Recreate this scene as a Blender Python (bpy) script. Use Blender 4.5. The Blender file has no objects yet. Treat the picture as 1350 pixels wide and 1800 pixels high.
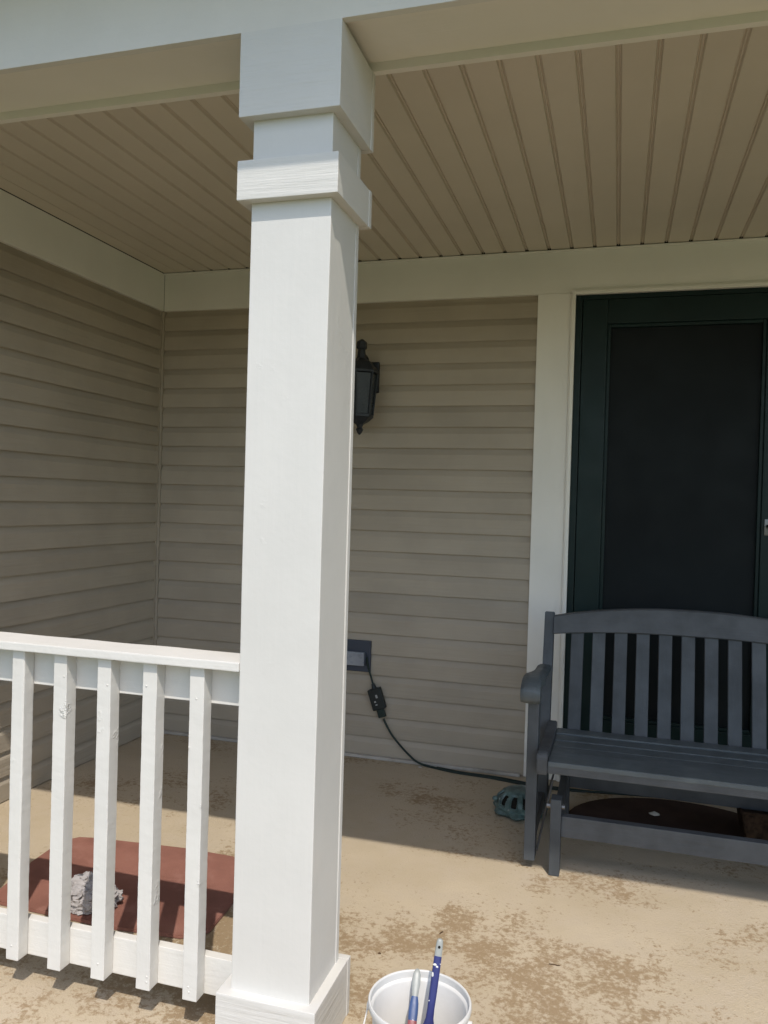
import bpy, bmesh, math, random
from mathutils import Vector, Matrix, noise
random.seed(7)
sc = bpy.context.scene
C = sc.collection

# ------------------------------------------------------------------ camera
CAM_H = 1.26
yaw, pitch, roll = (math.radians(a) for a in (16.322, -0.684, 1.638))
fwd = Vector((-math.sin(yaw)*math.cos(pitch), math.cos(yaw)*math.cos(pitch), math.sin(pitch)))
r0 = Vector((math.cos(yaw), math.sin(yaw), 0)); u0 = r0.cross(fwd)
right = r0*math.cos(roll) + u0*math.sin(roll); up = -r0*math.sin(roll) + u0*math.cos(roll)
cam_d = bpy.data.cameras.new('camera'); cam = bpy.data.objects.new('camera', cam_d); C.objects.link(cam)
M = Matrix((right, up, -fwd)).transposed().to_4x4(); M.translation = (0, 0, CAM_H)
cam.matrix_world = M
cam_d.sensor_fit = 'VERTICAL'; cam_d.sensor_height = 36; cam_d.lens = 36*1402.6/1800
cam_d.clip_start = 0.05; cam_d.clip_end = 500
sc.camera = cam

# ------------------------------------------------------------------ light
SUN = Vector((-0.46, 1.0, -1.65)).normalized()          # the way the sunlight travels
el = math.asin(-SUN.z); az = math.atan2(-SUN.x, -SUN.y)
w = bpy.data.worlds.new('World'); sc.world = w; w.use_nodes = True
nt = w.node_tree; bg = nt.nodes['Background']
sky = nt.nodes.new('ShaderNodeTexSky'); sky.sky_type = 'NISHITA'; sky.sun_disc = False
sky.sun_elevation = el; sky.sun_rotation = az; sky.air_density = 1.0; sky.dust_density = 1.2; sky.ozone_density = 1.0
nt.links.new(sky.outputs[0], bg.inputs[0]); bg.inputs[1].default_value = 0.15
sd = bpy.data.lights.new('sun', 'SUN'); sd.energy = 2.1; sd.angle = math.radians(0.53); sd.color = (1, 0.94, 0.86)
so = bpy.data.objects.new('sun', sd); C.objects.link(so); so.rotation_euler = SUN.to_track_quat('-Z', 'Y').to_euler()
so.location = (3, -5, 9)
sc.view_settings.view_transform = 'Standard'; sc.view_settings.look = 'None'
sc.view_settings.exposure = 0.68; sc.view_settings.gamma = 1
sc.render.resolution_x = 768; sc.render.resolution_y = 1024

# ------------------------------------------------------------------ materials
def mat(name, col, rough=0.5, spec=0.4, var=0.06, vscale=6, grain=None, bump=0.0, bscale=60, fine=0.0, col2=None, c2scale=3,
        c2thr=(0.5, 0.6), metal=0.0, dirt=None, detail=6, lumps=0.0, ov=0.0):
    """principled paint / plastic / wood: slight colour drift, optional second colour in patches, stretched grain bump and fine bump"""
    m = bpy.data.materials.new(name); m.use_nodes = True; n = m.node_tree; N = n.nodes; L = n.links
    b = N['Principled BSDF']; b.inputs['Roughness'].default_value = rough; b.inputs['Specular IOR Level'].default_value = spec
    b.inputs['Metallic'].default_value = metal
    tc = N.new('ShaderNodeTexCoord'); oi = N.new('ShaderNodeObjectInfo')
    mul = N.new('ShaderNodeVectorMath'); mul.operation = 'SCALE'; mul.inputs[3].default_value = 37.0
    cb = N.new('ShaderNodeCombineXYZ')
    for i in range(3): L.new(oi.outputs['Random'], cb.inputs[i])
    L.new(cb.outputs[0], mul.inputs[0])
    add = N.new('ShaderNodeVectorMath'); add.operation = 'ADD'; L.new(tc.outputs['Object'], add.inputs[0]); L.new(mul.outputs[0], add.inputs[1])
    P = add.outputs[0]
    def nz(scale, det=detail, vec=None, rg=0.55):
        t = N.new('ShaderNodeTexNoise'); t.inputs['Scale'].default_value = scale; t.inputs['Detail'].default_value = det
        t.inputs['Roughness'].default_value = rg; L.new(vec or P, t.inputs['Vector']); return t.outputs['Fac']
    def mixc(f, a, bcol, mode='MIX'):
        x = N.new('ShaderNodeMix'); x.data_type = 'RGBA'; x.blend_type = mode
        if isinstance(f, float): x.inputs[0].default_value = f
        else: L.new(f, x.inputs[0])
        for s, v in ((6, a), (7, bcol)):
            if isinstance(v, tuple): x.inputs[s].default_value = (*v, 1)
            else: L.new(v, x.inputs[s])
        return x.outputs[2]
    def ramp(f, lo, hi):
        r = N.new('ShaderNodeMapRange'); r.interpolation_type = 'SMOOTHSTEP'; L.new(f, r.inputs[0])
        r.inputs[1].default_value = lo; r.inputs[2].default_value = hi; return r.outputs[0]
    dark = tuple(c*(1-var*2) for c in col); lite = tuple(min(1, c*(1+var)) for c in col)
    cc = mixc(ramp(nz(vscale), 0.3, 0.7), dark, lite)
    if col2: cc = mixc(ramp(nz(c2scale, 8), *c2thr), cc, col2)
    if dirt: cc = mixc(ramp(nz(dirt[1], 9, None, 0.7), dirt[2], dirt[3]), cc, dirt[0])
    if ov:      # piece to piece difference in shade of the paint
        vr = N.new('ShaderNodeMapRange'); L.new(oi.outputs['Random'], vr.inputs[0]); vr.inputs[3].default_value = 1-ov; vr.inputs[4].default_value = 1+ov
        hs = N.new('ShaderNodeHueSaturation'); L.new(vr.outputs[0], hs.inputs['Value']); L.new(cc, hs.inputs['Color']); cc = hs.outputs[0]
    L.new(cc, b.inputs['Base Color'])
    rr = N.new('ShaderNodeMapRange'); L.new(nz(vscale*3), rr.inputs[0]); rr.inputs[1].default_value = .2; rr.inputs[2].default_value = .8
    rr.inputs[3].default_value = max(.02, rough-.1); rr.inputs[4].default_value = min(1, rough+.1); L.new(rr.outputs[0], b.inputs['Roughness'])
    h = None
    if bump:
        v = P
        if grain:
            mp = N.new('ShaderNodeMapping'); mp.inputs['Scale'].default_value = grain; L.new(P, mp.inputs[0]); v = mp.outputs[0]
        bn = N.new('ShaderNodeBump'); bn.inputs['Strength'].default_value = 1; bn.inputs['Distance'].default_value = bump
        L.new(nz(bscale, 5, v), bn.inputs['Height']); h = bn
    if fine:
        b2 = N.new('ShaderNodeBump'); b2.inputs['Strength'].default_value = 1; b2.inputs['Distance'].default_value = fine
        L.new(nz(38, 4, None, .6), b2.inputs['Height'])
        if h: L.new(h.outputs[0], b2.inputs['Normal'])
        h = b2
    if lumps:   # scabs of old paint under the new coat, here and there
        b3 = N.new('ShaderNodeBump'); b3.inputs['Strength'].default_value = 1; b3.inputs['Distance'].default_value = lumps
        mk = N.new('ShaderNodeMath'); mk.operation = 'MULTIPLY'; L.new(ramp(nz(8, 3), .62, .70), mk.inputs[0]); L.new(ramp(nz(110, 3), .35, .7), mk.inputs[1])
        L.new(mk.outputs[0], b3.inputs['Height'])
        if h: L.new(h.outputs[0], b3.inputs['Normal'])
        h = b3
    if h: L.new(h.outputs[0], b.inputs['Normal'])
    return m
W_ = (.62, .602, .56)
M_WV = mat('white_paint_vertical', W_, .42, .4, .015, 5, (1, 1, .05), .0005, 60, .0005, lumps=.0004)
M_WH = mat('white_paint_grain', W_, .45, .4, .015, 5, (.05, .05, 1), .0022, 80, .0006)
M_WX = mat('white_paint_rail', (.66, .638, .59), .6, .12, .015, 5, (.05, 1, 1), .0008, 90, .0012)
M_BAL = mat('white_paint_baluster', (.65, .628, .58), .5, .25, .02, 7, (1, 1, .12), .0006, 60, .0008, lumps=.0028)
M_TRIM = mat('cream_trim_paint', (.78, .76, .685), .5, .35, .02, 3, (.04, 1, 1), .0005, 90, .0003)
M_TRIMV = mat('cream_trim_paint_upright', (.79, .77, .70), .5, .35, .02, 3, (1, 1, .05), .0005, 90, .0003)
M_UNDER = mat('beam_paint', (.76, .72, .635), .5, .35, .02, 3, (.04, 1, 1), .0005, 90, .0004)
M_CEIL = mat('vinyl_ceiling', (.63, .565, .46), .45, .35, .02, 2, (1, .04, 1), .0004, 120)
M_SID = mat('taupe_siding', (.395, .342, .265), .55, .3, .05, 2.5, (.03, .03, 1), .0016, 85, .0002, ov=.035)
M_SIDY = mat('taupe_siding_side', (.39, .337, .262), .55, .3, .05, 2.5, (.03, .03, 1), .0024, 85, .0002, ov=.035)
M_STRIP = mat('weathered_strip', (.46, .43, .38), .6, .3, .1, 5, None, 0, 60, 0, (.3, .27, .22), 7, (.5, .7))
M_DARK = mat('dark_gap', (.015, .014, .012), .9, .1)
M_GREEN = mat('dark_green_door', (.007, .020, .019), .4, .2, .08, 5, None, .0003, 60)
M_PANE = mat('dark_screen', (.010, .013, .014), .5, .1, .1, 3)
M_BENCH = mat('slate_paint', (.080, .085, .089), .55, .3, .12, 8, (.06, 1, 1), .0018, 70, .0005, ov=.10)
M_BENCHV = mat('slate_paint_upright', (.072, .080, .086), .55, .3, .12, 8, (1, 1, .06), .0018, 70, .0005, ov=.12)
M_SEAT = mat('slate_paint_worn', (.084, .100, .107), .45, .45, .08, 7, (.05, 1, 1), .0020, 70, .0004, (.105, .122, .125), 9, (.52, .72), ov=.08)
M_BLACK = mat('black_metal', (.018, .022, .028), .45, .4, .1, 12)
M_STEEL = mat('dull_steel', (.22, .21, .2), .45, .5, .15, 20, metal=.7)
M_CHROME = mat('chrome', (.16, .16, .155), .4, .5, .02, 20, metal=1)
M_SLATE = mat('slate_plastic', (.045, .055, .075), .5, .4, .05, 5)
M_COVER = mat('grey_cover', (.27, .29, .32), .3, .5, .08, 14)
M_CORD = mat('dark_green_cord', (.012, .026, .022), .5, .4, .1, 20)
M_GFCI = mat('black_plastic', (.015, .02, .02), .5, .4, .1, 20)
M_LET = mat('pale_print', (.35, .35, .34), .5)
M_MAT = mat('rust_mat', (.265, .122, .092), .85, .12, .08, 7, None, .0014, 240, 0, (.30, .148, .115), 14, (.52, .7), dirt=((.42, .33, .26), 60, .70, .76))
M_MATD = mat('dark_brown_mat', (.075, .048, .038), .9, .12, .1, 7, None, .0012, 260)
M_RAG = mat('grey_rag', (.42, .395, .385), .9, .1, .06, 20, None, .0008, 500)
M_TEAL = mat('teal_glaze', (.10, .165, .16), .35, .5, .2, 25, None, .003, 90, 0, (.27, .31, .29), 45, (.6, .72))
M_BASK = mat('brown_basket', (.055, .032, .018), .8, .2, .3, 40, None, .003, 160)
M_PAPER = mat('pale_paper', (.6, .58, .54), .8, .2, .05, 40)
M_PAIL = mat('white_pail', (.66, .645, .61), .4, .3, .02, 9, None, .0006, 40, .0008)
M_WET = mat('wet_white_paint', (.68, .665, .635), .15, .5, .01, 9, None, .002, 25)
M_WIRE = mat('white_wire', (.75, .73, .69), .3, .5, .05, 30)
M_BLUE = mat('blue_handle', (.028, .033, .14), .4, .4, .05, 30, None, 0, 60, 0, (.8, .8, .8), 30, (.61, .63))
M_BLUE2 = mat('light_blue_handle', (.045, .085, .21), .4, .4, .05, 30, None, 0, 60, 0, (.7, .72, .78), 55, (.66, .69))
M_RED = mat('red_band', (.30, .085, .09), .45, .5, .1, 40)
M_GREY = mat('grey_tip', (.30, .31, .285), .4, .5, .05, 30)
M_BRIS = mat('bristle', (.55, .52, .46), .8, .2, .1, 50)
M_LEAF = mat('dry_leaf', (.11, .065, .035), .8, .2, .2, 80)
M_GLASS = mat('clouded_lamp_glass', (.03, .038, .046), .3, .3, .1, 20)
M_ROOF = mat('roof_shingle', (.10, .095, .09), .9, .2, .2, 10)
M_LAWN = mat('lawn', (.06, .108, .035), .9, .2, .2, 3, None, .02, 40, 0, (.09, .12, .04), 1.5, (.5, .7))

def concrete():
    m = bpy.data.materials.new('worn_concrete'); m.use_nodes = True; n = m.node_tree; N = n.nodes; L = n.links; b = N['Principled BSDF']
    tc = N.new('ShaderNodeTexCoord'); P = tc.outputs['Object']
    def nz(s, d=8, r=.6, dist=0):
        t = N.new('ShaderNodeTexNoise'); t.inputs['Scale'].default_value = s; t.inputs['Detail'].default_value = d
        t.inputs['Roughness'].default_value = r; t.inputs['Distortion'].default_value = dist; L.new(P, t.inputs['Vector']); return t.outputs['Fac']
    def rm(f, a, c, o0=0., o1=1.):
        r = N.new('ShaderNodeMapRange'); r.interpolation_type = 'SMOOTHSTEP'; L.new(f, r.inputs[0])
        for i, v in enumerate((a, c, o0, o1)): r.inputs[i+1].default_value = v
        return r.outputs[0]
    def math_(op, a, c):
        x = N.new('ShaderNodeMath'); x.operation = op
        for i, v in enumerate((a, c)):
            if isinstance(v, (int, float)): x.inputs[i].default_value = v
            else: L.new(v, x.inputs[i])
        return x.outputs[0]
    def mix(f, a, c):
        x = N.new('ShaderNodeMix'); x.data_type = 'RGBA'; L.new(f, x.inputs[0])
        for s, v in ((6, a), (7, c)):
            if isinstance(v, tuple): x.inputs[s].default_value = (*v, 1)
            else: L.new(v, x.inputs[s])
        return x.outputs[2]
    base = mix(rm(nz(1.6, 4), .35, .65), (.465, .38, .262), (.53, .44, .315))
    base = mix(rm(nz(9, 6), .4, .75), base, (.495, .41, .30))
    # surface worn through in patches, most where rain and feet reach the front edge
    sx = N.new('ShaderNodeSeparateXYZ'); L.new(P, sx.inputs[0])
    front = rm(sx.outputs[1], 2.9, 1.7)
    big = nz(1.7, 3, .5); mid = nz(8, 6, .65); sm = nz(52, 10, .78, .2); vf = nz(150, 4, .7)
    msum = math_('ADD', math_('ADD', math_('MULTIPLY', big, .70), math_('MULTIPLY', mid, .42)), math_('ADD', math_('MULTIPLY', sm, .80), math_('MULTIPLY', front, .085)))
    wear = rm(msum, .995, 1.085)
    base = mix(math_('MULTIPLY', wear, .95), base, (.315, .225, .130))
    base = mix(math_('MULTIPLY', math_('MULTIPLY', wear, rm(sm, .55, .68)), .6), base, (.28, .205, .13))
    pale = math_('MULTIPLY', wear, rm(nz(70, 3, .5), .60, .68))
    base = mix(math_('MULTIPLY', pale, .6), base, (.44, .36, .255))
    speck = rm(vf, .58, .72)
    base = mix(math_('MULTIPLY', speck, .40), base, (.36, .29, .20))
    grime = rm(nz(14, 10, .8, .8), .60, .74)
    base = mix(math_('MULTIPLY', grime, .30), base, (.30, .25, .19))
    dots = rm(nz(95, 2, .5), .74, .77)
    base = mix(math_('MULTIPLY', dots, .6), base, (.17, .13, .09))
    L.new(base, b.inputs['Base Color']); b.inputs['Roughness'].default_value = .85; b.inputs['Specular IOR Level'].default_value = .25
    bp = N.new('ShaderNodeBump'); bp.inputs['Distance'].default_value = .0025; L.new(math_('ADD', sm, vf), bp.inputs['Height']); L.new(bp.outputs[0], b.inputs['Normal'])
    return m
M_CONC = concrete()

# ------------------------------------------------------------------ helpers
def wloc(o):
    v = Vector()
    while o: v += Vector(o.location); o = o.parent
    return v
def thing(name, label, cat, loc=(0, 0, 0), group=None):
    o = bpy.data.objects.new(name, None); o.empty_display_size = .05; C.objects.link(o); o.location = loc
    o['label'] = label; o['category'] = cat
    if group: o['group'] = group
    return o
def obj(name, bm, m, parent=None, loc=None, smooth=False):
    """bmesh in world coordinates -> one mesh object (loc: its origin, default the parent's origin)"""
    base = wloc(parent) if parent else Vector((0, 0, 0))
    org = Vector(loc) if loc else base
    bm.transform(Matrix.Translation(-org))
    bmesh.ops.recalc_face_normals(bm, faces=bm.faces)
    if smooth:
        for f_ in bm.faces: f_.smooth = True
        for e_ in bm.edges:
            if len(e_.link_faces) == 2 and e_.calc_face_angle(0) > .6: e_.smooth = False
    me = bpy.data.meshes.new(name); bm.to_mesh(me); bm.free()
    me.materials.append(m)
    o = bpy.data.objects.new(name, me); C.objects.link(o); o.parent = parent; o.location = org-base
    return o
def share(src, parent, off):
    o = src.copy(); C.objects.link(o); o.parent = parent; o.location = Vector(src.location)+Vector(off); return o
def tag(o, label, cat, group=None):
    o['label'] = label; o['category'] = cat
    if group: o['group'] = group
    return o
def box(x0, x1, y0, y1, z0, z1, bev=0.0, skip=None, seg=2, bm=None):
    bm = bm or bmesh.new()
    r = bmesh.ops.create_cube(bm, size=1); vs = r['verts']
    for v in vs:
        v.co = Vector((x0 if v.co.x < 0 else x1, y0 if v.co.y < 0 else y1, z0 if v.co.z < 0 else z1))
    if bev:
        es = [e for e in {e for v in vs for e in v.link_edges} if not (skip and all(skip(v.co) for v in e.verts))]
        bmesh.ops.bevel(bm, geom=es, offset=bev, segments=seg, profile=.7, affect='EDGES', clamp_overlap=True)
    return bm
def prism(profile, fn0, fn1):
    """closed profile -> solid between two placing functions"""
    bm = bmesh.new()
    a = [bm.verts.new(fn0(p)) for p in profile]; b = [bm.verts.new(fn1(p)) for p in profile]; n = len(a)
    for i in range(n): bm.faces.new((a[i], a[(i+1) % n], b[(i+1) % n], b[i]))
    bm.faces.new(a); bm.faces.new(list(reversed(b)))
    return bm
def tube(pts, r, seg=10, bm=None, caps=True):
    bm = bm or bmesh.new(); pts = [Vector(p) for p in pts]; rings = []
    rad = r if isinstance(r, (list, tuple)) else [r]*len(pts)
    t0 = (pts[1]-pts[0]).normalized(); nrm = t0.orthogonal().normalized()
    for i, p in enumerate(pts):
        t = (pts[min(i+1, len(pts)-1)]-pts[max(i-1, 0)]).normalized()
        nrm = (nrm-t*nrm.dot(t)).normalized(); bn = t.cross(nrm)
        rings.append([bm.verts.new(p+(nrm*math.cos(a)+bn*math.sin(a))*rad[i]) for a in (2*math.pi*k/seg for k in range(seg))])
    for a, b in zip(rings, rings[1:]):
        for k in range(seg): bm.faces.new((a[k], a[(k+1) % seg], b[(k+1) % seg], b[k]))
    if caps: bm.faces.new(rings[0]); bm.faces.new(rings[-1])
    return bm
def spline(pts, n=8):
    P = [Vector(p) for p in pts]; out = []
    for i in range(len(P)-1):
        p0, p1, p2, p3 = P[max(i-1, 0)], P[i], P[i+1], P[min(i+2, len(P)-1)]
        for k in range(n):
            t = k/n
            out.append(.5*((2*p1)+(p2-p0)*t+(2*p0-5*p1+4*p2-p3)*t*t+(3*p1-p0-3*p2+p3)*t**3))
    return out+[P[-1]]
def lathe(prof, c, seg=48):
    bm = bmesh.new(); rings = []
    for r, z in prof:
        rings.append([bm.verts.new((c[0]+r*math.cos(2*math.pi*k/seg), c[1]+r*math.sin(2*math.pi*k/seg), c[2]+z)) for k in range(seg)] if r > 1e-6 else [bm.verts.new((c[0], c[1], c[2]+z))])
    for a, b in zip(rings, rings[1:]):
        for k in range(seg):
            q = [a[k % len(a)], a[(k+1) % len(a)], b[(k+1) % len(b)], b[k % len(b)]]
            u = []
            for v in q:
                if v not in u: u.append(v)
            if len(u) > 2: bm.faces.new(u)
    return bm
def nvec(p):      # smooth vector noise that is the same on every run
    p = Vector(p); return Vector((noise.noise(p+Vector((9.3, 1.7, 4.1))), noise.noise(p+Vector((-3.2, 7.9, 2.6))), noise.noise(p+Vector((5.5, -6.4, 8.8)))))
def wobble(bm, amp, sc_, seed=0.0):
    for v in bm.verts:
        d = nvec((v.co*sc_)+Vector((seed, seed*1.7, -seed))); v.co += d*amp
    return bm
def flat_poly(pts, z0, z1, bev=0.003):
    bm = prism(pts, lambda p: (p[0], p[1], z0), lambda p: (p[0], p[1], z1))
    es = [e for e in bm.edges if all(abs(v.co.z-z1) < 1e-6 for v in e.verts)]
    if bev: bmesh.ops.bevel(bm, geom=es, offset=bev, segments=2, affect='EDGES')
    return bm

# ------------------------------------------------------------------ dimensions of the place
WALL = 3.765; SIDE = -2.365; CEIL = 2.442; CO = 0.1016     # back wall, left wall, ceiling, siding exposure
XR = 3.4
FRZ = 2.242
# ------------------------------------------------------------------ ground, floor
g = obj('ground', box(-60, 60, -60, 60, -.6, -.34), M_LAWN); g['kind'] = 'structure'
p = obj('bounce_walk', box(-1.3, 1.5, -3.0, 1.396, -.339, -.30), M_CONC); p['kind'] = 'structure'  # unseen walk, added and widened to bounce warm light up under the beam
f = obj('porch_floor', box(SIDE-.1, XR, 1.40, WALL+.3, -.336, 0, .012), M_CONC); f['kind'] = 'structure'

# ------------------------------------------------------------------ walls
def siding_profile(d0):
    # (offset from wall outwards, height): butt at the bottom, flat face, cove at the top
    pr = [(-.011, .004), (.0115, 0.0), (.0130, .0015), (.0125, .07)]
    for k in range(1, 6):
        t = k/5; pr.append((.0125-.0135*(math.sin(t*math.pi/2)**1.2), .07+.036*t))
    pr.append((-.011, .106))
    return pr
def back_courses(wall, x0, x1):
    first = None
    for k in range(-1, 21):
        z = .105+CO*k
        if first is None:
            first = obj('siding_course', prism(siding_profile(0), lambda q: (x0, WALL-q[0], z+q[1]), lambda q: (x1, WALL-q[0], z+q[1])), M_SID, wall)
        else: share(first, wall, (0, 0, CO*(k+1)))
bw = thing('back_wall', 'taupe horizontal lap siding wall behind the column, cream frieze and door trim', 'wall', (-1.0, WALL, 0))
obj('sheathing', box(SIDE-.1, -.24, WALL+.012, WALL+.1, 0, 2.6), M_DARK, bw)
obj('sheathing', box(.93, XR, WALL+.012, WALL+.1, 0, 2.6), M_DARK, bw)
obj('sheathing', box(-.24, .93, WALL+.012, WALL+.1, 2.27, 2.6), M_DARK, bw)
back_courses(bw, SIDE+.022, -.384); back_courses(bw, 1.062, XR)
obj('frieze_board', box(SIDE+.018, XR, WALL-.018, WALL+.011, FRZ, CEIL-.004, .0015), M_TRIM, bw)
obj('channel_strip', box(SIDE+.02, XR, WALL-.034, WALL-.0185, CEIL-.010, CEIL-.0035, .001), M_TRIM, bw)
obj('base_strip', box(SIDE+.05, -.40, WALL-.036, WALL-.014, .001, .016, .003), M_STRIP, bw)
obj('corner_trim', box(SIDE-.002, SIDE+.020, WALL-.020, WALL+.01, .02, FRZ-.0005, .002), M_SID, bw)
obj('corner_trim', box(SIDE-.002, SIDE+.008, WALL-.033, WALL-.0205, .02, FRZ-.0005, .002), M_SID, bw)
sw = thing('side_wall', 'taupe siding wall on the left at right angles to the door wall', 'wall', (SIDE, 2.4, 0))
obj('sheathing', box(SIDE-.12, SIDE-.013, .9, WALL+.1, -.3, 2.75), M_DARK, sw)
first = None
for k in range(-5, 21):
    z = .105+CO*k; y0, y1 = .9, (WALL-.034)
    if k < -1: y1 = 1.38
    if k in (-5, -1):
        first = obj('siding_course', prism(siding_profile(0), lambda q: (SIDE+q[0], y0, z+q[1]), lambda q: (SIDE+q[0], y1, z+q[1])), M_SIDY, sw); kk = k
    else: share(first, sw, (0, 0, CO*(k-kk)))
obj('frieze_board', box(SIDE-.011, SIDE+.017, 1.864, WALL-.019, FRZ, CEIL-.0025, .0015), M_TRIM, sw)
# door trim and storm door
dt = thing('door_casing', 'wide cream painted door casing with a thin inner moulding', 'door frame', (.35, WALL, 0))
Cx0, Cx1 = -.384, -.213; Dx0, Dx1 = -.213, .890
obj('side_casing', box(Cx0, Cx1-.022, WALL-.020, WALL+.011, .003, FRZ-.0006, .0015), M_TRIMV, dt)
obj('side_casing', box(Dx1+.022, Dx1+.171, WALL-.020, WALL+.011, .003, FRZ-.0006, .0015), M_TRIMV, dt)
OT = 2.233
for a, b in ((Cx1-.0215, Cx1), (Dx1, Dx1+.0215)):
    bm = box(a, b, WALL-.029, WALL+.05, .003, OT+.0205, .003); box(a+.006, b-.006, WALL-.033, WALL-.0285, .003, OT+.014, .0015, bm=bm)
    obj('moulding', bm, M_TRIMV, dt)
bm = box(Cx1+.0005, Dx1-.0005, WALL-.0285, WALL+.05, OT, OT+.021, .003); box(Cx1-.012, Dx1+.012, WALL-.0325, WALL-.028, OT+.006, OT+.0145, .0015, bm=bm)
obj('moulding', bm, M_TRIM, dt)
obj('sill', box(Cx1+.0005, Dx1-.0005, WALL-.045, WALL+.2, .002, .045, .004), M_GREEN, dt)
sdr = thing('storm_door', 'dark green storm door with a tall dark screen and silver latch behind the bench', 'door', (.34, WALL, .046))
zf = (WALL-.012, WALL+.035)
obj('jamb', box(Dx0+.001, Dx0+.030, WALL-.008, WALL+.05, .047, OT-.001, .002), M_GREEN, sdr)
obj('jamb', box(Dx1-.030, Dx1-.001, WALL-.008, WALL+.05, .047, OT-.001, .002), M_GREEN, sdr)
obj('head_jamb', box(Dx0+.031, Dx1-.031, WALL-.008, WALL+.05, OT-.022, OT-.001, .002), M_GREEN, sdr)
GX0, GX1, GZ0, GZ1 = -.070, .594, .30, 2.098
DX1 = GX1+.113
obj('stile', box(Dx0+.033, GX0, *zf, .05, OT-.024, .004), M_GREEN, sdr)
st = obj('stile', box(GX1, DX1, *zf, .05, OT-.024, .004), M_GREEN, sdr)
obj('top_rail', box(GX0+.0005, GX1-.0005, zf[0]+.002, zf[1], GZ1, OT-.024, .003), M_GREEN, sdr)
obj('bottom_rail', box(GX0+.0005, GX1-.0005, zf[0]+.002, zf[1], .05, GZ0, .003), M_GREEN, sdr)
obj('side_light', box(DX1+.002, Dx1-.032, zf[0]+.006, zf[1], .05, OT-.024, .003), M_GREEN, sdr)
for (a, b, c, d) in ((GX0+.0005, GX0+.016, GZ0+.0005, GZ1-.0005), (GX1-.016, GX1-.0005, GZ0+.0005, GZ1-.0005), (GX0+.0165, GX1-.0165, GZ1-.016, GZ1-.0005), (GX0+.0165, GX1-.0165, GZ0+.0005, GZ0+.016)):
    obj('bead', box(a, b, zf[0]+.009, zf[1]-.005, c, d, .004), M_GREEN, sdr)
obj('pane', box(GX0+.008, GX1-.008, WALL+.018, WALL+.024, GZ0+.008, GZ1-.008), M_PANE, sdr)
bm = box(GX1+.012, GX1+.034, WALL-.017, WALL-.0115, 1.165, 1.235, .003)
tube(spline([(GX1+.023, WALL-.015, 1.205), (GX1+.022, WALL-.045, 1.206), (GX1+.030, WALL-.052, 1.202), (GX1+.075, WALL-.052, 1.198)], 6), .006, 10, bm)
obj('latch', bm, M_CHROME, sdr, smooth=True)
obj('backing', box(Dx0-.02, Dx1+.02, WALL+.101, WALL+.13, .0, 2.3), M_DARK, sdr)

# ------------------------------------------------------------------ ceiling
ce = thing('porch_ceiling', 'beige grooved plank porch ceiling', 'ceiling', (0, 2.8, CEIL))
obj('underlay', box(SIDE-.1, XR, 1.84, WALL+.05, CEIL+.012, CEIL+.04), M_DARK, ce)
def plank(x):   # one board: flat face, and on its right edge a groove with a bead in it
    wv = CO
    pr = [(0.0, .0115), (0.0, .007), (.0035, .0), (wv-.0145, .0), (wv-.0115, .0085), (wv-.0090, .0085), (wv-.0068, .0035), (wv-.0048, .0035), (wv-.0026, .0085), (wv-.0002, .0085), (wv-.0002, .0115)]
    return prism(pr, lambda q: (x+q[0], 1.852, CEIL+q[1]), lambda q: (x+q[0], WALL-.026, CEIL+q[1]))
x = .067-CO*24+.006
n0 = x
pl = None
while x < XR-.12:
    if x > SIDE+.021-.001:
        if pl is None: pl = obj('ceiling_board', plank(x), M_CEIL, ce); px = x
        else: share(pl, ce, (x-px, 0, 0))
    x += CO
obj('ceiling_board', box(SIDE+.0195, px-.0005, 1.852, WALL-.026, CEIL, CEIL+.0115), M_CEIL, ce)

# ------------------------------------------------------------------ beam and roof edge
Y0, Y1, BB = 1.623, 1.863, 2.298
be = thing('porch_beam', 'long cream painted boxed beam resting on the white column', 'beam', (0, Y0, BB))
obj('front_board', box(SIDE+.016, XR, Y0, Y0+.019, BB, 2.64), M_WX, be)
obj('back_board', box(SIDE+.016, XR, Y1-.019, Y1, BB, CEIL+.011), M_UNDER, be)
obj('under_board', box(SIDE+.016, XR, Y0+.0192, Y1-.0192, BB+.021, BB+.04), M_UNDER, be)
ro = thing('porch_roof', 'shaded underside of the roof edge above the beam', 'roof', (0, 1.25, 2.608))
obj('soffit', box(SIDE-.3, XR+.3, 1.269, Y0-.001, 2.612, 2.63), M_UNDER, ro)
obj('fascia', box(SIDE-.3, XR+.3, 1.25, 1.268, 2.608, 2.76), M_WX, ro)
obj('roof_deck', prism([(1.23, 2.761), (4.6, 3.9), (4.6, 3.95), (1.23, 2.80)], lambda q: (SIDE-.4, *q), lambda q: (XR+.4, *q)), M_ROOF, ro)

# ------------------------------------------------------------------ column
co = thing('porch_column', 'freshly painted white square wooden column standing in front of the siding', 'column', (-.72, 1.743, 0))
KX0, KX1 = -.840, -.600; SX0, SX1, SY0, SY1 = -.8145, -.6235, 1.648, 1.838
def boxed(name, x0, x1, y0, y1, z0, z1, m, top_flush=False):
    sk = (lambda c: c.z > z1-1e-6) if top_flush else None
    bm = box(x0, x1, y0, y1-.019, z0, z1, .0022, sk)
    o = obj(name, bm, m, co)
    obj('back_board', box(x0-.0015, x1+.0015, y1-.0188, y1, z0-.0008, z1+(0 if top_flush else .0006), .002, sk), m, o)
    return o
bm = box(SX0, SX1, SY0, SY1-.019, .02, 2.2, .0028)
bmesh.ops.subdivide_edges(bm, edges=[e for e in bm.edges if abs(e.verts[0].co.z-e.verts[1].co.z) > 1], cuts=70)
for v in bm.verts:
    v.co.x += .0011*noise.noise(Vector((v.co.x*6, v.co.y*6, v.co.z*3))); v.co.y += .0011*noise.noise(Vector((v.co.x*6+9, v.co.y*6, v.co.z*3)))
shaft = obj('shaft', bm, M_WV, co)
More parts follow.
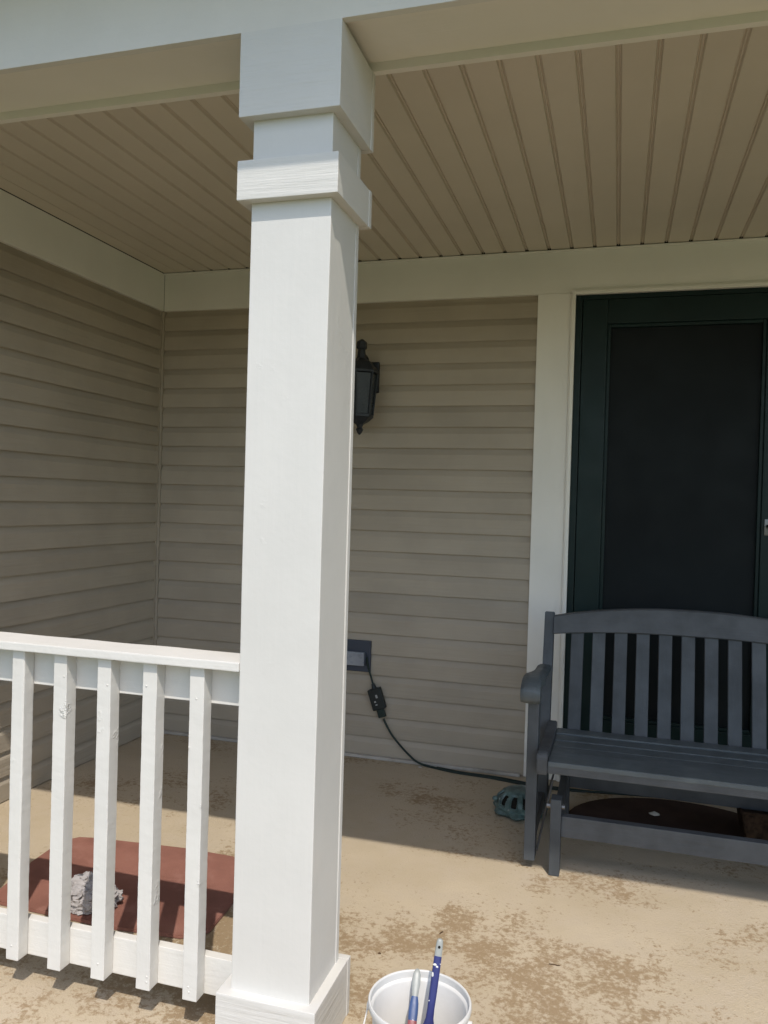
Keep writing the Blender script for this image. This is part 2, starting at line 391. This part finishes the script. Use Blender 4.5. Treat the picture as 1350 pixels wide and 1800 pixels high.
obj('back_board', box(SX0-.002, SX1+.002, SY1-.0188, SY1, .02, 2.2, .002), M_WV, shaft)
boxed('base', KX0, KX1, Y0, Y1, .001, .140, M_WH)
boxed('collar', KX0, KX1, Y0, Y1, 1.926, 2.014, M_WH)
boxed('cap', KX0, KX1, Y0, Y1, 2.111, BB, M_WH, True)

# ------------------------------------------------------------------ railing
ra = thing('porch_railing', 'white painted wooden porch railing with square balusters left of the column', 'railing', (-1.6, 1.70, 0))
RX0, RX1 = SIDE+.018, SX0-.0005
bm = box(RX0, RX1, 1.645, 1.755, .865, .886, .003)
bmesh.ops.subdivide_edges(bm, edges=[e for e in bm.edges if abs(e.verts[0].co.x-e.verts[1].co.x) > 1], cuts=60)
wobble(bm, .0012, 9)
obj('top_rail', bm, M_WX, ra)
obj('upper_board', box(RX0, RX1, 1.698, 1.736, .773, .8635, .002), M_WX, ra)
obj('lower_board', box(RX0, RX1, 1.698, 1.723, .080, .170, .002), M_WX, ra)
for k in range(11):
    xl = -.9465-.1256*k
    rnd = .006 if k == 4 else .0022
    bm = box(xl, xl+.0375, 1.660, 1.6975, .081+random.uniform(-.001, .001), .8645, rnd, None, 3)
    bmesh.ops.subdivide_edges(bm, edges=[e for e in bm.edges if abs(e.verts[0].co.z-e.verts[1].co.z) > .5], cuts=90 if k < 6 else 4)
    tilt = random.uniform(-.002, .002)
    for v in bm.verts:
        v.co.x += tilt*(v.co.z-.5); q = v.co*11+Vector((k*5, 0, 0))
        v.co.x += .0007*noise.noise(q); v.co.y += .0005*noise.noise(q+Vector((3, 8, 1)))
        v.co.x += .0005*noise.noise(v.co*70); v.co.y += .0003*noise.noise(v.co*75)
    o = obj('baluster', bm, M_BAL, ra)
    for (dx, dz) in {0: ((.018, .79), (.016, .113), (.018, .101)), 1: ((.010, .808), (.030, .102), (.031, .115)), 2: ((.028, .80), (.02, .12)), 3: ((.03, .81),), 4: ((.018, .118),)}.get(k, ()):
        bmn = bmesh.new(); bmesh.ops.create_uvsphere(bmn, u_segments=10, v_segments=6, radius=.0026)
        for v in bmn.verts: v.co = Vector((v.co.x+xl+dx, v.co.y*.5+1.6597, v.co.z+dz))
        obj('nail_head', bmn, M_BAL, o, smooth=True)

# ------------------------------------------------------------------ glider bench
bn = thing('glider_bench', 'slate grey painted wooden glider bench with slatted back in front of the door', 'bench', (.277, 3.0, 0))
CX = .277
def mx(x0, x1, s): return (x0, x1) if s < 0 else (2*CX-x1, 2*CX-x0)
by = lambda z: 3.2+.222*(z-.39)
for s in (-1, 1):
    obj('front_post', box(*mx(-.2785, -.2405, s), 2.80, 2.868, .03, .592, .004), M_BENCHV, bn)
    x0, x1 = mx(-.2715, -.2335, s)
    pr = [(3.195, .05), (3.20, .39), (by(.837), .837), (by(.837)+.045, .830), (3.265, .39), (3.26, .05)]
    bm = prism(pr, lambda q: (x0, *q), lambda q: (x1, *q)); bmesh.ops.bevel(bm, geom=bm.edges[:], offset=.003, segments=2, affect='EDGES')
    obj('back_post', bm, M_BENCHV, bn)
    obj('side_stretcher', box(*mx(-.270, -.246, s), 2.8685, 3.196, .075, .135, .003), M_BENCH, bn)
    # seat side rail with a rounded front
    x0, x1 = mx(-.2385, -.2025, s)
    pr = [(2.742, .352), (2.738, .372), (2.738, .408), (2.745, .422), (2.760, .428), (2.83, .424), (2.98, .412), (3.10, .413), (3.194, .424), (3.194, .37), (2.98, .345)]
    bm = prism(pr, lambda q: (x0, *q), lambda q: (x1, *q)); bmesh.ops.bevel(bm, geom=bm.edges[:], offset=.003, segments=2, affect='EDGES')
    obj('seat_side_rail', bm, M_BENCH, bn)
    # arm: swept board that rolls over at the front
    prof = [(3.205, .640), (3.12, .643), (3.02, .650), (2.93, .661), (2.86, .668), (2.80, .666), (2.765, .655), (2.745, .637), (2.742, .612), (2.752, .592), (2.775, .583), (2.80, .590), (2.815, .610), (2.85, .625), (2.93, .627), (3.02, .620), (3.12, .613), (3.205, .610)]
    P_ = [(q.x, q.y) for q in spline([(a, b, 0) for a, b in prof], 3)]
    bm = bmesh.new(); cols = []
    for j in range(7):
        t = j/6; row = []
        for (y, z) in P_:
            wf = 1-max(0, min(1, (y-2.93)/.15)); lo = -.285-.016*wf; hi = -.234
            e = abs(t*2-1)**3; cy, cz = y, .635-.12*0; zz = z-(.007*e if z > .625 else -.007*e*(1 if y > 2.82 else .3)); yy = y+(.006*e if y < 2.80 else 0)
            xx = lo+(hi-lo)*t
            row.append(bm.verts.new((xx if s < 0 else 2*CX-xx, yy, zz)))
        cols.append(row)
    n = len(P_)
    for a, b in zip(cols, cols[1:]):
        for i in range(n): bm.faces.new((a[i], a[(i+1) % n], b[(i+1) % n], b[i]))
    bm.faces.new(cols[0]); bm.faces.new(cols[-1])
    obj('armrest', bm, M_SEAT, bn)
    # base frame
    obj('base_post', box(*mx(-.190, -.154, s), 2.775, 2.832, 0.0, .262, .004), M_BENCHV, bn)
    obj('base_post', box(*mx(-.190, -.154, s), 3.300, 3.356, 0.0, .262, .004), M_BENCHV, bn)
    obj('base_side_rail', box(*mx(-.185, -.160, s), 2.8325, 3.2995, .145, .195, .003), M_BENCH, bn)
    fx = lambda x: x if s < 0 else 2*CX-x
    obj('link_rod', tube([(fx(-.237), 2.835, .055), (fx(-.2), 3.0, .25)], .004, 8), M_STEEL, bn)
    obj('link_rod', tube([(fx(-.237), 3.19, .1), (fx(-.2), 3.32, .25)], .004, 8), M_STEEL, bn)
    obj('bolt', tube([(fx(-.204), 2.80, .232), (fx(-.1905), 2.80, .232)], .010, 8), M_STEEL, bn)
    obj('bolt', tube([(fx(-.1535), 2.80, .232), (fx(-.143), 2.80, .232)], .008, 8), M_STEEL, bn)
obj('base_stretcher', box(-.1535, 2*CX+.1535, 2.795, 2.829, .130, .201, .003), M_BENCH, bn)
obj('base_stretcher', box(-.1535, 2*CX+.1535, 3.305, 3.34, .130, .201, .003), M_BENCH, bn)
obj('front_apron', box(-.202, 2*CX+.202, 2.747, 2.772, .358, .3935, .003), M_BENCH, bn)
obj('rear_apron', box(-.202, 2*CX+.202, 3.185, 3.215, .33, .385, .003), M_BENCH, bn)
ys = [2.745+k*.0755 for k in range(6)]
for k, y in enumerate(ys):
    zt = .401-.012*math.sin(math.pi*(k+.3)/6)
    bm = box(-.2015, 2*CX+.2015, y, y+.0725, zt-.018, zt, .005, None, 3)
    obj('seat_slat', bm, M_SEAT, bn)
first = None
for k in range(11):
    xc = CX+(k-5)*.0833
    u = abs(xc-CX)/.51; zt = .752+.024*(1-u**2.4)+.010
    z0 = .386
    bm = prism([(by(z0)+.004, z0), (by(zt)+.004, zt), (by(zt)+.020, zt), (by(z0)+.020, z0)], lambda q: (xc-.0248, *q), lambda q: (xc+.0248, *q))
    bmesh.ops.bevel(bm, geom=bm.edges[:], offset=.002, segments=1, affect='EDGES')
    obj('back_slat', bm, M_BENCHV, bn)
bm = bmesh.new(); nn = 40; rows = []
for i in range(nn+1):
    xx = -.233+(2*CX+.466)*i/nn; u = abs(xx-CX)/.51
    zb = .750+.026*(1-u**2.4); zt = .822+.052*(1-u**2.2)
    rows.append([bm.verts.new((xx, by(zz)+dy, zz)) for zz, dy in ((zb, -.004), (zb+.004, -.008), (zt-.005, -.008), (zt, -.003), (zt, .024), (zb, .024))])
for a, b in zip(rows, rows[1:]):
    for i in range(6): bm.faces.new((a[i], a[(i+1) % 6], b[(i+1) % 6], b[i]))
bm.faces.new(rows[0]); bm.faces.new(rows[-1])
obj('back_top_rail', bm, M_BENCH, bn)

# ------------------------------------------------------------------ wall lantern
LX, LY = -1.195, 3.625
lt = thing('wall_lantern', 'black wall lantern half hidden behind the white column', 'lamp', (LX, WALL, 1.8))
obj('wall_plate', box(LX-.055, LX+.055, WALL-.035, WALL-.012, 1.795, 1.945, .006), M_BLACK, lt)
bm = tube(spline([(LX, WALL-.03, 1.90), (LX, WALL-.07, 1.955), (LX, WALL-.12, 1.955), (LX, LY, 1.93)], 6), .013, 10)
obj('arm', bm, M_BLACK, lt, smooth=True)
def frustum(levels, n=6, c=(LX, LY)):
    bm = bmesh.new(); rings = []
    for r, z in levels:
        rings.append([bm.verts.new((c[0]+r*math.cos(2*math.pi*(k+.5)/n), c[1]+r*math.sin(2*math.pi*(k+.5)/n), z)) for k in range(n)])
    for a, b in zip(rings, rings[1:]):
        for k in range(n): bm.faces.new((a[k], a[(k+1) % n], b[(k+1) % n], b[k]))
    bm.faces.new(rings[0]); bm.faces.new(rings[-1]); return bm
obj('roof_cap', frustum([(.088, 1.872), (.088, 1.882), (.055, 1.925), (.022, 1.945), (.018, 1.985), (.026, 1.992), (.024, 2.022), (.008, 2.034)]), M_BLACK, lt)
obj('glass', frustum([(.060, 1.678), (.076, 1.868)]), M_GLASS, lt)
for k in range(6):
    a = 2*math.pi*(k+.5)/6; d = Vector((math.cos(a), math.sin(a), 0))
    obj('frame_bar', tube([Vector((LX, LY, 1.676))+d*.062, Vector((LX, LY, 1.873))+d*.079], .006, 6), M_BLACK, lt)
obj('bottom_cap', frustum([(.066, 1.676), (.066, 1.664), (.045, 1.645), (.018, 1.628), (.012, 1.615), (.018, 1.605), (.010, 1.588), (.003, 1.58)]), M_BLACK, lt)

# ------------------------------------------------------------------ outlet, cord
ou = thing('outlet_cover', 'dark slate outlet block with a grey weather cover low on the siding', 'outlet', (-1.236, WALL, .5))
obj('mounting_block', box(-1.335, -1.143, WALL-.028, WALL-.008, .424, .577, .003), M_SLATE, ou)
cv = obj('cover', box(-1.31, -1.169, WALL-.050, WALL-.0285, .455, .522, .006), M_COVER, ou)
obj('hinge', box(-1.168, -1.162, WALL-.046, WALL-.030, .462, .515, .002), M_SLATE, cv)
cd = thing('extension_cord', 'dark green cord with a black inline switch box running from outlet to floor', 'cord', (-1.1, WALL-.03, 0))
wy = WALL-.03
obj('cable', tube(spline([(-1.158, wy-.012, .50), (-1.150, wy-.004, .45), (-1.135, wy, .40), (-1.124, wy, .365)], 6), .0045), M_CORD, cd, smooth=True)
cab = [(-1.066, wy, .205), (-1.045, wy, .165), (-1.01, wy-.002, .118), (-.944, wy-.006, .055), (-.885, wy-.012, .016), (-.805, 3.708, .0055), (-.679, 3.676, .0055), (-.527, 3.665, .0055), (-.363, 3.634, .0055), (-.2, 3.625, .0055), (0.0, 3.66, .0055), (.25, 3.69, .0055), (.6, 3.68, .0055), (1.1, 3.60, .0055)]
obj('cable', tube(spline(cab, 8), .0052), M_CORD, cd, smooth=True)
obj('cable', tube(spline([(-.79, 3.716, .0055), (-.66, 3.690, .0055), (-.50, 3.684, .0055), (-.34, 3.655, .0055), (-.1, 3.648, .0055), (.3, 3.71, .0055)], 8), .0042), M_CORD, cd, smooth=True)
ax = Vector((.058, 0, -.167)).normalized(); rot = Matrix.Rotation(math.atan2(ax.x, -ax.z), 4, Vector((0, -1, 0)))
def tilted(bm, c):
    bm.transform(Matrix.Translation(c) @ rot); return bm
BC = Vector((-1.100, wy-.004, .300))
gf = obj('switch_box', tilted(box(-.0325, .0325, -.02, .014, -.052, .052, .007, None, 3), BC), M_GFCI, cd)
obj('strain_relief', tilted(tube([(0, 0, .052), (0, 0, .076)], [.013, .008], 10), BC), M_GFCI, gf)
obj('plug', tilted(box(-.018, .018, -.012, .012, -.092, -.0525, .005), BC), M_CORD, gf)
obj('button', tilted(box(.002, .012, -.0225, -.0205, .006, .022, .001), BC), M_LET, gf)
obj('button', tilted(box(-.012, -.003, -.0225, -.0205, -.014, -.006, .001), BC), M_LET, gf)
obj('button', tilted(box(-.010, .000, -.0225, -.0205, -.028, -.022, .001), BC), M_LET, gf)

# ------------------------------------------------------------------ mats, rag, ornament, box
pts = [(-1.765, 1.998), (-1.36, 1.992), (-1.16, 2.012), (-1.112, 2.035), (-1.095, 2.07), (-1.105, 2.22), (-1.13, 2.38), (-1.17, 2.47), (-1.25, 2.522), (-1.43, 2.522), (-1.61, 2.505), (-1.785, 2.486), (-1.845, 2.475), (-1.872, 2.44), (-1.878, 2.35), (-1.866, 2.25), (-1.842, 2.14), (-1.828, 2.06), (-1.805, 2.015)]
tag(obj('doormat', flat_poly(pts, .002, .011, .003), M_MAT), 'rust red mat on the concrete behind the railing', 'mat')
pts = [(-.17, 3.22), (.72, 3.22)]+[(.275+.445*math.cos(a), 3.22+.43*math.sin(a)**.8) for a in (math.pi*k/24 for k in range(1, 24))]
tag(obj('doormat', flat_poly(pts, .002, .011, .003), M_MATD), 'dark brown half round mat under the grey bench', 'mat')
# crumpled rag: a ball of cloth folded over itself
bm = bmesh.new(); bmesh.ops.create_icosphere(bm, subdivisions=6, radius=1)
for v in bm.verts:
    d = v.co.normalized(); p_ = d*.80
    p_ += nvec(d*1.7+Vector((4, 1, 7)))*.42
    p_ += nvec(p_*3.1+Vector((1, 9, 2)))*.24
    p_ += nvec(p_*6.5+Vector((5, 3, 8)))*.10
    p_ += nvec(p_*14)*.03
    v.co = Vector((p_.x*.088, p_.y*.075, p_.z*.062))
for v in bm.verts:
    v.co.z = max(v.co.z, -.030+.002*noise.noise(v.co*60)); v.co += Vector((-1.492, 2.068, .0445))
tag(obj('rag', bm, M_RAG, smooth=True), 'crumpled grey paint rag lying on the rust red mat', 'rag')
# glazed ornament: ribbed dome with dark slots and a small nub
orn = thing('garden_ornament', 'teal glazed ceramic ornament with dark slots beside the bench leg', 'ornament', (-.350, 3.31, 0))
OC = Vector((-.350, 3.31, 0))
bm = bmesh.new(); bmesh.ops.create_icosphere(bm, subdivisions=5, radius=1)
for v in bm.verts:
    d = v.co.normalized(); a = math.atan2(d.y, d.x)
    r = 1+.05*noise.noise(d*3)
    if -.05 < d.z < .78: 
        s_ = .5+.5*math.cos(a*11+.3); r -= .17*max(0, min(1, (s_-.42)*5))*min(1, (d.z+.05)*7)*min(1, (.78-d.z)*6)
    if d.z < 0: r *= 1+.16*(-d.z)
    v.co = OC+Vector((d.x*r*.098, d.y*r*.105, max(.002, .042+d.z*r*.062)))
o = obj('shell', bm, M_TEAL, orn, smooth=True)
bm = bmesh.new(); bmesh.ops.create_icosphere(bm, subdivisions=4, radius=1)
for v in bm.verts:
    d = v.co.normalized(); v.co = OC+Vector((d.x*.088, d.y*.094, max(.003, .044+d.z*.054)))
obj('inside', bm, M_DARK, orn, smooth=True)
bm = bmesh.new(); bmesh.ops.create_icosphere(bm, subdivisions=4, radius=1)
for v in bm.verts:
    a = math.atan2(v.co.y, v.co.x); r = 1+.10*math.sin(a*7)+.04*noise.noise(v.co*6)
    v.co = OC+Vector((v.co.x*.106*r, v.co.y*.118*r, max(.001, .018+v.co.z*.024)))
obj('rim', bm, M_TEAL, orn, smooth=True)
bm = bmesh.new(); bmesh.ops.create_icosphere(bm, subdivisions=3, radius=.011)
for v in bm.verts: v.co = OC+Vector((v.co.x*1.3-.098, v.co.y-.02, v.co.z*.9+.052))
obj('nub', bm, M_TEAL, orn, smooth=True)
bk = thing('storage_basket', 'dark brown basket pushed under the right part of the bench', 'basket', (.62, 3.36, 0))
pr = [(.02, .0), (.0, .11), (.004, .115), (.266, .115), (.27, .11), (.25, .0)]
bm = prism(pr, lambda q: (.485+q[0], 3.27, .012+q[1]), lambda q: (.485+q[0], 3.47, .012+q[1])); bmesh.ops.bevel(bm, geom=bm.edges[:], offset=.004, segments=2, affect='EDGES')
obj('body', bm, M_BASK, bk)
obj('rim', tube([(.484, 3.266, .128), (.757, 3.266, .128), (.757, 3.474, .128), (.484, 3.474, .128), (.484, 3.266, .128)], .006, 8), M_BASK, bk)
def scrap(name, c, s, m, label, cat, seed, lift=.012, grp=None):
    bm = bmesh.new(); n = 8; ring = []
    top = bm.verts.new((c[0], c[1], c[2]+lift))
    for k in range(n):
        a = 2*math.pi*k/n; r = s*(.6+.5*abs(noise.noise(Vector((k*1.7, seed, 0)))))
        ring.append(bm.verts.new((c[0]+r*math.cos(a)*1.5, c[1]+r*math.sin(a), c[2]+lift*.5*abs(noise.noise(Vector((seed, k*2.1, 3)))))))
    for k in range(n): bm.faces.new((top, ring[k], ring[(k+1) % n]))
    r = bmesh.ops.extrude_face_region(bm, geom=bm.faces[:])
    for v in r['geom']:
        if isinstance(v, bmesh.types.BMVert): v.co.z += .0012
    return tag(obj(name, bm, m), label, cat, grp)
scrap('paper_scrap', (.182, 3.447, .013), .024, M_PAPER, 'small pale scrap lying on the dark mat under the bench', 'scrap', 3)
scrap('paper_scrap', (-.868, 3.70, .001), .010, M_PAPER, 'tiny white scrap on the concrete below the cord', 'scrap', 5, .003)
def twig(c, ln, a, seed, label, r=.0012):
    pts = []
    for k in range(6):
        t = k/5-.5; pts.append((c[0]+ln*t*math.cos(a)+.004*noise.noise(Vector((k*.9, seed, 0))), c[1]+ln*t*math.sin(a)+.006*noise.noise(Vector((seed, k*.9, 4))), .0025+.002*abs(noise.noise(Vector((k, seed, 9))))))
    tag(obj('twig', tube(spline(pts, 3), r, 6), M_LEAF), label, 'twig', 'bits of dry twig on the sunlit concrete')
twig((-.13, 2.235), .028, .1, 2, 'thin dry twig on sunlit concrete in front of the bench leg')
twig((.118, 1.905), .034, -.5, 4, 'larger dry twig on sunlit concrete, right of the pail near the frame bottom', .0016)
twig((.148, 1.99), .018, .2, 6, 'short dark twig on the concrete, farther back of the two right of the pail', .002)
twig((-.46, 2.29), .014, 1.2, 8, 'short dark twig on sunlit concrete just right of the column shaft', .0015)
scrap('dry_leaf', (.172, 1.90, .001), .009, M_RED, 'tiny reddish leaf bit on sunlit concrete right of the pail', 'leaf', 7, .004)
scrap('dry_leaf', (-.60, 2.13, .001), .005, M_LEAF, 'tiny dark leaf crumb on the concrete beside the column', 'leaf', 9, .003)

# ------------------------------------------------------------------ pail with brushes
PC = (-.374, 1.655, .001)
pa = thing('paint_pail', 'white plastic paint pail with a wire bail beside the column base', 'bucket', PC)
prof = [(0, 0), (.086, 0), (.092, .004), (.1015, .172), (.1035, .173), (.1055, .183), (.1095, .185), (.1105, .190), (.1105, .197), (.1090, .200), (.1065, .200), (.1050, .198), (.1045, .184), (.1000, .181), (.0985, .178), (.0900, .006), (.086, .0035), (0, .0035)]
obj('body', lathe(prof, PC, 72), M_PAIL, pa, smooth=True)
obj('paint', wobble(lathe([(0, .040), (.03, .040), (.06, .040), (.0922, .0405), (.0922, .03), (0, .03)], PC, 48), .0015, 22), M_WET, pa, smooth=True)
for s in (-1, 1):
    obj('bail_ear', tube([(PC[0]+s*.1025, PC[1]-.004, .168), (PC[0]+s*.114, PC[1]-.004, .168)], .010, 14), M_PAIL, pa)
bp = []
for k in range(25):
    t = k/24*math.pi; c_, s_ = math.cos(t), math.sin(t)
    bp.append((PC[0]-c_*.117*(1 if abs(c_) < .99 else .97), PC[1]-.004-.118*s_*.95, .170-.095*s_))
obj('bail', tube([(PC[0]-.104, PC[1]-.004, .170)]+bp+[(PC[0]+.104, PC[1]-.004, .170)], .0017, 8), M_WIRE, pa, smooth=True)

def sweep(stations, seg=14):
    """stations: (centre, half width, half thickness); width along camera-right, closed ends"""
    bm = bmesh.new(); rings = []
    for i, (c, a, b) in enumerate(stations):
        c = Vector(c); t = (Vector(stations[min(i+1, len(stations)-1)][0])-Vector(stations[max(i-1, 0)][0])).normalized()
        x = (Vector((.96, .28, 0))-t*Vector((.96, .28, 0)).dot(t)).normalized(); y = t.cross(x)
        ring = []
        for k in range(seg):
            an = 2*math.pi*k/seg; ca, sa = math.cos(an), math.sin(an)
            ring.append(bm.verts.new(c+x*a*math.copysign(abs(ca)**.7, ca)+y*b*math.copysign(abs(sa)**.7, sa)))
        rings.append(ring)
    for a, b in zip(rings, rings[1:]):
        for k in range(seg): bm.faces.new((a[k], a[(k+1) % seg], b[(k+1) % seg], b[k]))
    bm.faces.new(rings[0]); bm.faces.new(rings[-1]); return bm
def line(a, b, ss):
    a, b = Vector(a), Vector(b); return [(a+(b-a)*t, w_, h_) for t, w_, h_ in ss]
b1 = thing('paint_brush', 'paint brush with a dark blue handle and grey tip standing tall in the pail', 'brush', (-.36, 1.62, .045))
A, B = (-.3465, 1.722, .302), (-.358, 1.612, .044)
tipbm = sweep(line(A, B, [(0, .002, .002), (.006, .0052, .004), (.02, .0072, .0052), (.05, .0078, .0055), (.125, .0082, .0058)]))
tp = obj('handle_tip', tipbm, M_GREY, b1, smooth=True)
Av, Bv = Vector(A), Vector(B); hp = Av+(Bv-Av)*.062
nrm = Vector((.2, -.85, .42)).normalized()
obj('hang_hole', tube([hp-nrm*.0035, hp+nrm*.0062], .0030, 12), M_DARK, tp)
hd = obj('handle', sweep(line(A, B, [(.125, .0083, .0059), (.25, .0086, .0062), (.40, .0084, .0066), (.48, .0078, .0066), (.55, .0085, .007), (.60, .0125, .0075), (.64, .0175, .008), (.68, .019, .0085)])), M_BLUE, b1, smooth=True)
for t, dx, sx_, sz_ in ((.185, -.003, .0042, .0028), (.20, .002, .0030, .0024), (.255, -.0048, .0022, .0062), (.43, -.005, .0012, .0014)):   # wet paint left on the handle
    c_ = Av+(Bv-Av)*t+Vector((dx, dx*.28, 0))-Vector((0, .9, -.43))*.0058
    bmn = bmesh.new(); bmesh.ops.create_uvsphere(bmn, u_segments=10, v_segments=8, radius=1)
    for v in bmn.verts: v.co = c_+Vector((v.co.x*sx_, v.co.y*.0014, v.co.z*sz_))+nvec(v.co*2)*.0006
    obj('paint_smear', bmn, M_WIRE, hd, smooth=True)
obj('ferrule', sweep(line(A, B, [(.68, .0215, .0095), (.82, .0225, .0100)])), M_CHROME, b1)
obj('bristles', sweep(line(A, B, [(.82, .0215, .009), (.95, .0225, .008), (1.0, .021, .006)])), M_BRIS, b1)
b2 = thing('paint_brush', 'short brush with a light blue and red handle resting inside the pail', 'brush', (-.39, 1.62, .045))
A, B = (-.4015, 1.745, .211), (-.388, 1.612, .050)
def bend(st): return [(Vector(c)+Vector((.010*math.sin(i*1.1), 0, 0)), a, b) for i, (c, a, b) in enumerate(st)]
obj('handle_tip', sweep(line(A, B, [(0, .0025, .002), (.015, .0055, .004), (.05, .0085, .005), (.14, .0095, .005), (.26, .0070, .005)])), M_GREY, b2, smooth=True)
obj('handle', sweep(line(A, B, [(.26, .0072, .0052), (.32, .0098, .006), (.40, .0106, .0062), (.48, .0100, .0064)])), M_BLUE2, b2, smooth=True)
obj('handle_band', sweep(line(A, B, [(.48, .0101, .0065), (.54, .0100, .0066), (.60, .0088, .0066)])), M_RED, b2, smooth=True)
obj('handle_neck', sweep(line(A, B, [(.60, .0081, .0067), (.65, .0125, .008), (.74, .0130, .009)])), M_BLUE2, b2, smooth=True)
obj('bristles', sweep(line(A, B, [(.74, .0125, .0085), (.9, .0140, .008), (1.0, .012, .006)])), M_BRIS, b2)
